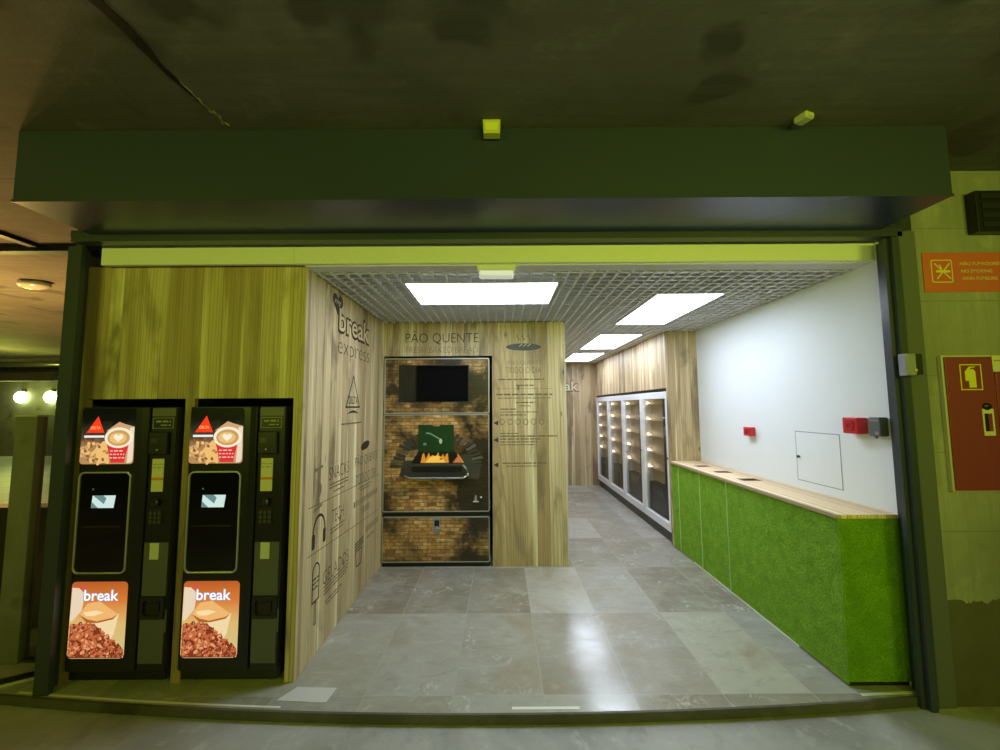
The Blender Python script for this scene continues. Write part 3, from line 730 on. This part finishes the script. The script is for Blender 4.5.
# ------------------------------------------------------------------ fridges
FW = .908
def fridge():
    t = thing('vending_fridge', (XF + .01, 8.595, 0), 'x', 'vending fridge', 'white glass-fronted vending fridges', -math.pi / 2)
    MB().box(.0, FW, .03, .06, .0, .125).build('plinth', M['soft_black'], t)
    mb = MB(); z0, z1 = .13, 1.845
    mb.box(0, .02, .05, .72, z0, z1); mb.box(FW - .02, FW, .05, .72, z0, z1); mb.box(.02, FW - .02, .05, .72, z0, z0 + .03); mb.box(.02, FW - .02, .05, .72, z1 - .03, z1); mb.box(.02, FW - .02, .70, .72, z0 + .03, z1 - .03)
    mb.build('cabinet', M['fridge'], t)
    mb = MB(); P = PY(.05)
    f0, f1 = .06, FW - .075
    mb.ring([(0, z0), (FW, z0), (FW, z1), (0, z1)], [(f0, z0 + .10), (f1, z0 + .10), (f1, z1 - .09), (f0, z1 - .09)], P, .05)
    dr = mb.build('door', M['fridge'], t, .006)
    MB().prism([(f0, z0 + .10), (f1, z0 + .10), (f1, z1 - .09), (f0, z1 - .09)], PY(.03), .004).build('door_glass', M['glass'], dr)
    mb = MB(); mb.tube([(FW - .045, 0, 1.02), (FW - .045, -.012, 1.02)], .012, 10); mb.build('door_lock', M['steel'], dr)
    mb = MB(); mb.box(f0 - .03, f1 - .22, .13, .16, .62, z1 - .05); mb.build('inner_panel', M['fridge_in'], t)
    mb = MB(); mb.box(f0 - .03, f1 - .22, .075, .16, .22, .60); bx = mb.build('delivery_box', M['soft_black'], t)
    mb = MB(); mb.prism(rrect(f0 + .06, f1 - .30, .48, .575, .02), PY(.075), .012); mb.build('delivery_flap', M['steel'], bx, .006)
    mb = MB(); mb.box(f1 - .215, f1 + .02, .058, .16, .20, z1 - .06); col = mb.build('payment_column', M['soft_black'], t)
    mb = MB(); mb.prism([(f1 - .205, 1.50), (f1 - .07, 1.50), (f1 - .07, 1.522), (f1 - .205, 1.522)], PY(.058), .006); mb.build('note_slot', M['white'], col)
    mb = MB(); mb.prism(rrect(f1 - .19, f1 - .09, 1.28, 1.40, .008), PY(.058), .006); mb.build('keypad', M['greyprint'], col)
    for k in range(5):
        zz = .79 + .222 * k
        mb = MB(); mb.box(f0 - .03, f1 - .22, .075, .128, zz - .004, zz + .004); sh = mb.build('shelf', M['shelf'], t)
        mb = MB(); mb.ball((f0 + .0, .066, zz + .03), .032, .010, .018); mb.tube([(f0 + .02, .066, zz + .029), (f0 + .13, .066, zz + .026)], [.009, .001], 8); mb.build('shelf_lamp', M['led'], sh)  # glowing blob with tail stands in for LED glints on the glass
    return t
fr = fridge(); labs = ['white vending fridge at the far end of the row, touching the back wall', 'second white vending fridge from the back wall', 'third white vending fridge from the back wall', 'white vending fridge nearest the wooden column and green counter']
for i in range(4):
    o = fr if i == 0 else copy_tree(fr)
    o.location.y = 8.595 - .9125 * i; o['label'] = labs[i]
wbox('trim_12', M['black'], XF + .03, XF + .05, 4.94, YB, 1.85, 1.885)

# ------------------------------------------------------------------ counter with turf cladding
ct = thing('counter', (2.24, 3.72, 0), 'long low counter clad in green artificial turf with pale wood top', 'counter')
X0, X1, Y0, Y1, HT = XF, XR - .004, 2.50, 4.905, 1.0
mb = MB((2.24, 3.72, 0)); mb.box(X0 + .02, X1, Y0 + .02, Y1, .0, HT - .022); mb.build('body', M['soft_black'], ct)
holes = [(2.15, 2.32, 3.60, 3.72), (2.15, 2.31, 4.03, 4.14), (2.15, 2.30, 4.42, 4.53)]
mb = MB((2.24, 3.72, 0)); ta, tb = X0 - .012, X1
ys = sorted([Y0 - .012, Y1] + [h for q_ in holes for h in q_[2:]])
for a, b in zip(ys, ys[1:]):
    hh = [q_ for q_ in holes if abs(q_[2] - a) < 1e-6 and abs(q_[3] - b) < 1e-6]
    if hh: mb.box(ta, hh[0][0], a, b, HT - .022, HT); mb.box(hh[0][1], tb, a, b, HT - .022, HT)
    else: mb.box(ta, tb, a, b, HT - .022, HT)
mb.build('worktop', M['wood_top'], ct)
for h in holes:
    m_ = MB((2.24, 3.72, 0)); m_.ring([(h[0], h[2]), (h[1], h[2]), (h[1], h[3]), (h[0], h[3])], [(h[0] + .012, h[2] + .012), (h[1] - .012, h[2] + .012), (h[1] - .012, h[3] - .012), (h[0] + .012, h[3] - .012)], lambda u, v, d: (u, v, HT - .018 + d), .019)
    m_.box(h[0] + .012, h[1] - .012, h[2] + .012, h[3] - .012, HT - .020, HT - .016, 1)
    m_.build('bin_opening', [simple('hole_rim', (.22, .15, .10), .5), M['black']], ct)
def turf(name, P, u0, u1, v0, v1, n, seed):
    mb = MB((2.24, 3.72, 0)); rr = random.Random(seed)
    mb.prism([(u0, v0), (u1, v0), (u1, v1), (u0, v1)], P, .012, 0)
    for _ in range(n):
        a, b = rr.uniform(u0 + .006, u1 - .006), rr.uniform(v0 + .006, v1 - .006); t_ = rr.uniform(0, 6.28); w = .0032; L = rr.uniform(.006, .014); ln = rr.uniform(.004, .010)
        da, db = math.cos(t_) * w, math.sin(t_) * w
        mb._add([P(a - da, b - db, .0115), P(a + da, b + db, .0115), P(a + db * L / w * .8, b - da * L / w * .8 - .002, .012 + ln)], [(0, 1, 2)], 1)
    return mb.build(name, [M['grass'], M['blade']], ct)
P = lambda u, v, d: (X0 + .018 - d, u, v)
for k, (a, b) in enumerate(((2.515, 3.711), (3.721, 4.205), (4.215, 4.697), (4.707, 4.885))):
    turf('turf_panel', P, a, b, .012, HT - .024, int(9000 * (b - a)), k)
for yy in (3.716, 4.210, 4.702):
    m_ = MB((2.24, 3.72, 0)); m_.box(X0 + .0, X0 + .018, yy - .005, yy + .005, .012, HT - .024); m_.build('joint_strip', M['joint'], ct)
turf('turf_panel', lambda u, v, d: (u, Y0 + .018 - d, v), X0 + .006, X1, .03, HT - .024, 5200, 9)
m_ = MB((2.24, 3.72, 0)); m_.box(X0 - .004, X0 + .018, 4.888, Y1, .0, HT - .023); m_.build('end_strip', M['wood_top'], ct)
m_ = MB((2.24, 3.72, 0)); m_.box(X0 + .002, X0 + .014, 2.9, 4.4, .0, .011); m_.build('base_strip', M['tape'], ct)
m_ = MB((2.24, 3.72, 0)); m_.box(X0 + .03, X1, Y0 + .03, Y0 + .05, 0, .03); m_.build('plinth', M['soft_black'], ct)

# ------------------------------------------------------------------ things on the white wall
t = thing('fire_call_point', (XR, 3.89, 1.415), 'small red fire call point alone on the white wall', 'fire alarm')
mb = MB(); mb.box(-.055, .0, -.055, .055, -.042, .042); mb.build('housing', M['red'], t, .006)
mb = MB(); mb.prism(rrect(-.028, .028, -.024, .024, .006), PXn(-.055), .003); mb.build('press_plate', simple('dark_red', (.22, .01, .02), .3), t)
t = thing('fire_alarm_sounder', (XR, 2.72, 1.527), 'larger red fire alarm box beside the grey box on the white wall', 'fire alarm')
mb = MB(); mb.box(-.072, .0, -.058, .058, -.054, .054); mb.build('housing', M['red'], t, .006)
mb = MB(); mb.prism(rrect(-.036, .036, -.034, .034, .008), PXn(-.072), .004); mb.build('front_plate', simple('deep_red', (.36, .008, .018), .3), t)
mb = MB(); mb.ring(ell(.0, .0, .027, .027, 18), ell(.0, .0, .019, .019, 18), PXn(-.076), .004); mb.build('sounder_ring', M['red'], t)
t = thing('grey_switch_box', (XR, 2.557, 1.527), 'dark grey box on the white wall beside the door jamb', 'switch box')
mb = MB(); mb.box(-.058, .0, -.037, .037, -.06, .06); mb.build('housing', M['grey_plastic'], t, .006)
mb = MB(); mb.prism([(-.03, .035), (.03, .035), (.03, .045), (-.03, .045)], PXn(-.058), .002); mb.build('sticker', M['lightgrey'], t)
mb = MB(); mb.prism([(-.028, -.05), (-.005, -.05), (-.005, -.03), (-.028, -.03)], PXn(-.058), .002); mb.build('indicator', M['lightgrey'], t)
MB().tube([(-.035, .015, -.06), (-.035, .015, -.075)], .009, 8).build('cable_gland', M['lightgrey'], t)
t = thing('access_panel', (XR, 3.108, 1.06), 'flush white access panel with small lock on the white wall', 'access panel')
mb = MB(); mb.ring([(-.218, .0), (.218, .0), (.218, .395), (-.218, .395)], [(-.211, .006), (.211, .006), (.211, .389), (-.211, .389)], PXn(0), .0015); mb.build('frame_gap', simple('gap_grey', (.30, .31, .32), .7), t)
mb = MB(); mb.prism([(-.211, .006), (.211, .006), (.211, .389), (-.211, .389)], PXn(0), .002); dr = mb.build('door', M['white'], t)
mb = MB(); mb.tube([(-.002, .19, .19), (-.016, .19, .19)], .011, 10); mb.box(-.014, -.009, .165, .19, .186, .194); mb.build('lock', M['steel'], dr)

# ------------------------------------------------------------------ right outside wall
YW = 2.42
P = PY(YW)
t = thing('warning_sign', (2.62, YW, 2.40), 'orange sign with crossed pictogram on the concrete wall above the red cabinet', 'sign')
k = lambda u, v: (u - 2.62, v - 2.40)
P0 = PY(-.0005)
S = lambda a, b: (.0 + (a - 65) / 11.76 * .00606 + .0, .205 - (b - 85) / 11.76 * .00606)   # helper: sign artwork grid to metres
mb = MB(); mb.prism([(.0, -.045), (.52, -.045), (.52, .205), (.0, .205)], P0, .004); mb.build('board', M['sign'], t)
P1 = PY(-.0045); mb = MB()
a, b = S(160, 175), S(415, 455)
mb.ring(rrect(a[0], b[0], b[1], a[1], .012), rrect(a[0] + .006, b[0] - .006, b[1] + .006, a[1] - .006, .009), P1, .001, 0)
def stroke(p, q_, w, mi=0, d=.001):
    p, q_ = Vector(S(*p)), Vector(S(*q_)); n_ = (q_ - p).normalized(); n_ = Vector((-n_.y, n_.x)) * w / 2
    mb.prism([tuple(p - n_), tuple(q_ - n_), tuple(q_ + n_), tuple(p + n_)], P1, d, mi)
stroke((205, 220), (390, 410), .008); stroke((385, 220), (225, 410), .008); stroke((220, 318), (385, 318), .014, 1, .0013)
stroke((265, 235), (285, 290), .007, 1, .0012)
mb.build('pictogram', [M['signprint'], M['yellow']], t)
mb = MB()
for body, x0, x1, y0, y1 in (('NÃO FUMADORES', 510, 1000, 245, 195), ('NO SMOKING', 520, 890, 335, 295), ('NON FUMEURS', 530, 945, 425, 385)):
    a, b = S(x0, y0), S(x1, y1); mb.text(body, P1, a[0], b[0], a[1], b[1], .0008, 0, .01)
mb.build('lettering', M['signprint'], t)

hc = thing('hose_cabinet', (2.67, YW, 1.16), 'red fire hose cabinet on the concrete wall under the orange sign', 'fire cabinet')
MB().box(-.012, .62, -.022, -.001, -.006, .80).build('frame', M['cream'], hc)
mb = MB(); mb.box(.0, .292, -.03, -.022, .0, .79); d1 = mb.build('door', M['red_cab'], hc, .003)
mb = MB(); mb.box(.297, .61, -.03, -.022, .0, .79); mb.build('door', M['red_cab'], hc, .003)
P1 = PY(-.0302)
mb = MB(); mb.ring([(.085, .59), (.215, .59), (.215, .745), (.085, .745)], [(.091, .596), (.209, .596), (.209, .739), (.091, .739)], P1, .001, 0)
mb.prism([(.135, .605), (.178, .605), (.178, .70), (.168, .715), (.145, .715), (.135, .70)], P1, .001, 0)
mb.prism([(.115, .645), (.135, .645), (.135, .70), (.15, .722), (.175, .727), (.18, .732), (.14, .73), (.115, .70)], P1, .001, 0)
mb.build('extinguisher_symbol', M['yellow'], d1)
mb = MB(); mb.ring([(.195, .32), (.262, .32), (.262, .478), (.195, .478)], [(.205, .345), (.252, .345), (.252, .45), (.205, .45)], P1, .002, 0); mb.prism([(.205, .345), (.228, .345), (.228, .45), (.205, .45)], P1, .0015, 1)
mb.build('handle_recess', [M['ylabel'], M['black']], d1)
mb = MB(); mb.ball((.225, -.032, .492), .026, .012, .022); mb.build('lock', M['black'], d1)
mb = MB(); mb.prism([(.285, .70), (.36, .70), (.36, .795), (.285, .795)], P1, .001, 0); mb.prism([(.295, .762), (.34, .762), (.34, .770), (.295, .770)], P1, .0014, 1); mb.build('sticker', [M['ylabel'], M['greyprint']], hc)
mb = MB(); mb.ring([(.315, .33), (.38, .33), (.38, .47), (.315, .47)], [(.325, .345), (.37, .345), (.37, .455), (.325, .455)], P1, .002); mb.build('handle_recess', M['ylabel'], hc)

t = thing('vent_box', (2.92, YW, 2.715), 'black louvred box high on the concrete wall at the right edge', 'vent')
MB().box(.0, .55, -.06, -.001, .0, .26).build('housing', M['soft_black'], t, .006)
mb = MB()
for i in range(4): mb.box(.03, .52, -.066, -.06, .025 + .06 * i, .06 + .06 * i)
mb.build('louvre', M['steel'], t)
MB().box(.155, .16, -.068, -.066, .03, .24).build('seam', M['greyprint'], t)

t = thing('door_sensor', (2.40, 2.37, 1.90), 'small grey sensor box fixed to the right door jamb', 'sensor')
MB().box(-.03, .028, -.05, -.0, -.065, .065).build('housing', M['lightgrey'], t, .006)
MB().box(.03, .072, -.045, .028, -.06, .062).build('back_box', M['soft_black'], t, .004)
mb = MB(); mb.tube([(.018, -.05, -.035), (.018, -.056, -.035)], .009, 10); mb.build('lamp', simple('amber', (.8, .6, .2), .3), t)

# small boxes under the slab, green lamplight tinted into their colours
t = thing('junction_box', (-.035, 1.985, TOP), 'small yellow lamp box at the ceiling above the shutter centre', 'junction box')
mb = MB(); mb.prism([(-.042, -.075), (.042, -.075), (.046, .0), (-.046, .0)], PY(.0), .05); mb.build('housing', simple('yellow_box', (.62, .60, .12), .5), t, .004)
mb = MB(); mb.prism([(-.03, -.062), (.03, -.062), (.036, -.018), (-.036, -.018)], PY(-.05), .004); mb.build('lens', simple('yellow_lens', (.80, .78, .18), .35), t)  # raised cover, its brighter yellow is lamplight put into the colour
t = thing('junction_box', (1.55, 1.92, TOP), 'small pale tilted box at the ceiling above the right part of shutter', 'junction box')
t.rotation_euler.z = R(20)
MB().box(-.030, .030, -.03, .035, -.034, .0).build('housing', simple('pale_box', (.60, .60, .36), .5), t, .008)
MB().box(-.022, .022, -.033, -.03, -.029, -.008).build('cover', simple('pale_cover', (.52, .52, .34), .5), t)

# ------------------------------------------------------------------ left outside: post, glass, rail, garage beyond
t = thing('post', (-3.26, 2.80, 0), 'square pale post standing left of the dark door jamb', 'post')
MB().box(-.075, .075, -.035, .035, .0, 1.62).build('shaft', M['post'], t, .006)
MB().box(-.078, .078, -.038, .038, 1.62, 1.632).build('cap', M['cream'], t)
t = thing('glass_screen', (-2.96, 2.80, 0), 'clear glass panel between the pale post and door jamb', 'glass panel')
MB().box(-.21, .20, -.006, .006, .02, 1.62).build('pane', M['glass'], t)
MB().box(-.21, .20, -.008, .008, 1.62, 1.628).build('top_edge', M['lightgrey'], t)
MB().box(-.21, .20, -.015, .015, .0, .02).build('base_rail', M['steel'], t)
mb = MB((-2.98, 2.63, 0)); p_, q_ = Vector((-3.35, 2.40)), Vector((-2.75, 2.76)); n_ = (q_ - p_).normalized(); n_ = Vector((-n_.y, n_.x))
mb.prism([tuple(p_ - n_ * .03), tuple(q_ - n_ * .03), tuple(q_ + n_ * .03), tuple(p_ + n_ * .03)], lambda u, v, d: (u, v, d), .02, 0)
mb.prism([tuple(p_ - n_ * .042), tuple(q_ - n_ * .042), tuple(q_ - n_ * .031), tuple(p_ - n_ * .031)], lambda u, v, d: (u, v, d), .012, 1)
tag(mb.build('floor_rail', [M['black'], M['cream']]), 'dark rail with pale edge slanting across the floor left of the machines', 'rail')
struct(MB().box(-6.5, -2.86, 3.22, 3.36, OUT, .90).build('wall_parapet', M['dark_conc']))
# far garage: lamps, beams, columns, pipe
zl = 2.13
for i, (x, lab) in enumerate(((-17.85, 'left one of two glowing round lamps on the far garage wall'), (-16.75, 'right one of two glowing round lamps, close to the door jamb'))):
    t = thing('globe_lamp', (x, 14.9, zl), lab, 'lamp', 'round lamps on the far garage wall')
    mb = MB(); mb.ball((0, 0, 0), .21, .12, .21, 0, 18, 10); mb.build('globe', M['globe'], t)
    mb = MB(); mb.box(-.10, .10, .0, .098, .20, .26); mb.build('bracket', M['steel'], t)
t = thing('ceiling_lamp', (-5.35, 4.50, TOP), 'oval glass ceiling lamp on the warm lit ceiling at left', 'ceiling lamp')
mb = MB(); mb.ball((0, 0, -.035), .17, .11, .055, 0, 20, 10); mb.build('glass_cover', M['lampglass'], t)
MB().tube([(0, 0, -.02), (0, 0, .0)], .12, 20).build('base', M['steel'], t)
for z, y, m in ((2.86, 10.5, 'steel'), (2.84, 12.2, 'steel')):
    mb = MB((-14, y, z)); mb.tube([(-24, y, z), (-4, y, z)], .07, 10)
    for hx in range(-23, -4, 3): mb.box(hx - .015, hx + .015, y - .012, y + .012, z + .05, TOP - .012)
    tag(mb.build('pipe', M[m]), 'nearer metal pipe under the garage ceiling at left' if y < 11 else 'farther metal pipe under the garage ceiling at left', 'pipe')
struct(MB().box(-26, -2.9, 13.2, 13.6, 2.62, TOP).build('trim_13', M['far_wall']))
for x in (-19.2, -12.6):
    struct(MB().box(x - .25, x + .25, 12.8, 13.3, OUT, TOP).build('wall_pillar', M['far_wall']))

# ------------------------------------------------------------------ things on the floor
mb = MB(); rr = random.Random(2)
xs2 = [-2.86 + 1.62 * i / 24 for i in range(25)]
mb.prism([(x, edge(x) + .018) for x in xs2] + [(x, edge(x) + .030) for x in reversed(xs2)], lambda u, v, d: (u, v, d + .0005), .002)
tag(mb.build('floor_tape', M['tape']), 'long thin pale strip along the step edge before the coffee machines', 'strip', 'pale strips at the step')  # thin pale strip lying just above the floor
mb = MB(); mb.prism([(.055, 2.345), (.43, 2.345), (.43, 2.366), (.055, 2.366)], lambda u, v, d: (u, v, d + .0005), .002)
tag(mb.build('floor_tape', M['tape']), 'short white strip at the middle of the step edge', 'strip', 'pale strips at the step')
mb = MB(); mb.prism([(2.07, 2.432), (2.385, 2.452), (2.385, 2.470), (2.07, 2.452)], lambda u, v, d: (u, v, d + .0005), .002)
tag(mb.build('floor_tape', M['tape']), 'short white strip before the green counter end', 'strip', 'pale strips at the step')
mb = MB(); mb.prism([(-1.29, 2.425), (-1.0, 2.405), (-.985, 2.525), (-1.225, 2.535)], lambda u, v, d: (u, v, d + .0005), .003)
tag(mb.build('floor_sheet', M['mat']), 'pale grey flat sheet on the floor at the wooden corner', 'sheet')

# ------------------------------------------------------------------ lights
def area(name, loc, rot, sx, sy, col, power, spread=None):
    L = bpy.data.lights.new(name, 'AREA'); L.shape = 'RECTANGLE'; L.size = sx; L.size_y = sy; L.color = col; L.energy = power
    if spread: L.spread = R(spread)
    o = bpy.data.objects.new(name, L); COL.objects.link(o); o.location = loc; o.rotation_euler = rot; return o
def point(name, loc, col, power, rad=.1):
    L = bpy.data.lights.new(name, 'POINT'); L.color = col; L.energy = power; L.shadow_soft_size = rad
    o = bpy.data.objects.new(name, L); COL.objects.link(o); o.location = loc; return o
GREEN = (.80, 1.0, .075)
area('passage_tube', (.9, -1.3, 2.52), (R(95), 0, 0), 1.5, .12, GREEN, 21, 140)
area('passage_tube', (-3.9, -1.9, 2.50), (R(98), 0, R(-28)), 1.5, .12, GREEN, 29, 130)
area('passage_tube', (3.6, -1.5, 2.50), (R(82), 0, R(38)), 1.5, .12, GREEN, 34, 140)
point('garage_lamp', (-17.3, 14.2, 2.1), (.8, 1, .12), 50, .2)
point('garage_lamp', (-12, 9.5, 2.3), (.9, .95, .15), 90, .2)
point('warm_lamp', (-6.0, 4.3, 1.7), (1, .58, .17), 240, .15)
point('warm_lamp', (-8.5, 5.0, 1.9), (1, .58, .17), 240, .15)

w = bpy.data.worlds.new('world'); scn.world = w; w.use_nodes = True
w.node_tree.nodes['Background'].inputs[0].default_value = (.8, .8, .6, 1); w.node_tree.nodes['Background'].inputs[1].default_value = .045

# ------------------------------------------------------------------ camera
cd = bpy.data.cameras.new('camera'); cam = bpy.data.objects.new('camera', cd); COL.objects.link(cam)
cd.sensor_fit = 'HORIZONTAL'; cd.sensor_width = 36; cd.lens = 36 * 400 / 1000; cd.clip_start = .05; cd.clip_end = 100
ro, pi_ = R(.36), R(4.5)
cam.matrix_world = Matrix.Translation((0, 0, 1.67)) @ Matrix.Rotation(R(90) + pi_, 4, 'X') @ Matrix.Rotation(-ro, 4, 'Z')
scn.camera = cam
vs = scn.view_settings; scn.display_settings.display_device = 'sRGB'
vs.view_transform = 'Standard'; vs.look = 'None'; vs.exposure = 0; vs.gamma = 1; vs.use_curve_mapping = False
scn.cycles.use_denoising = True
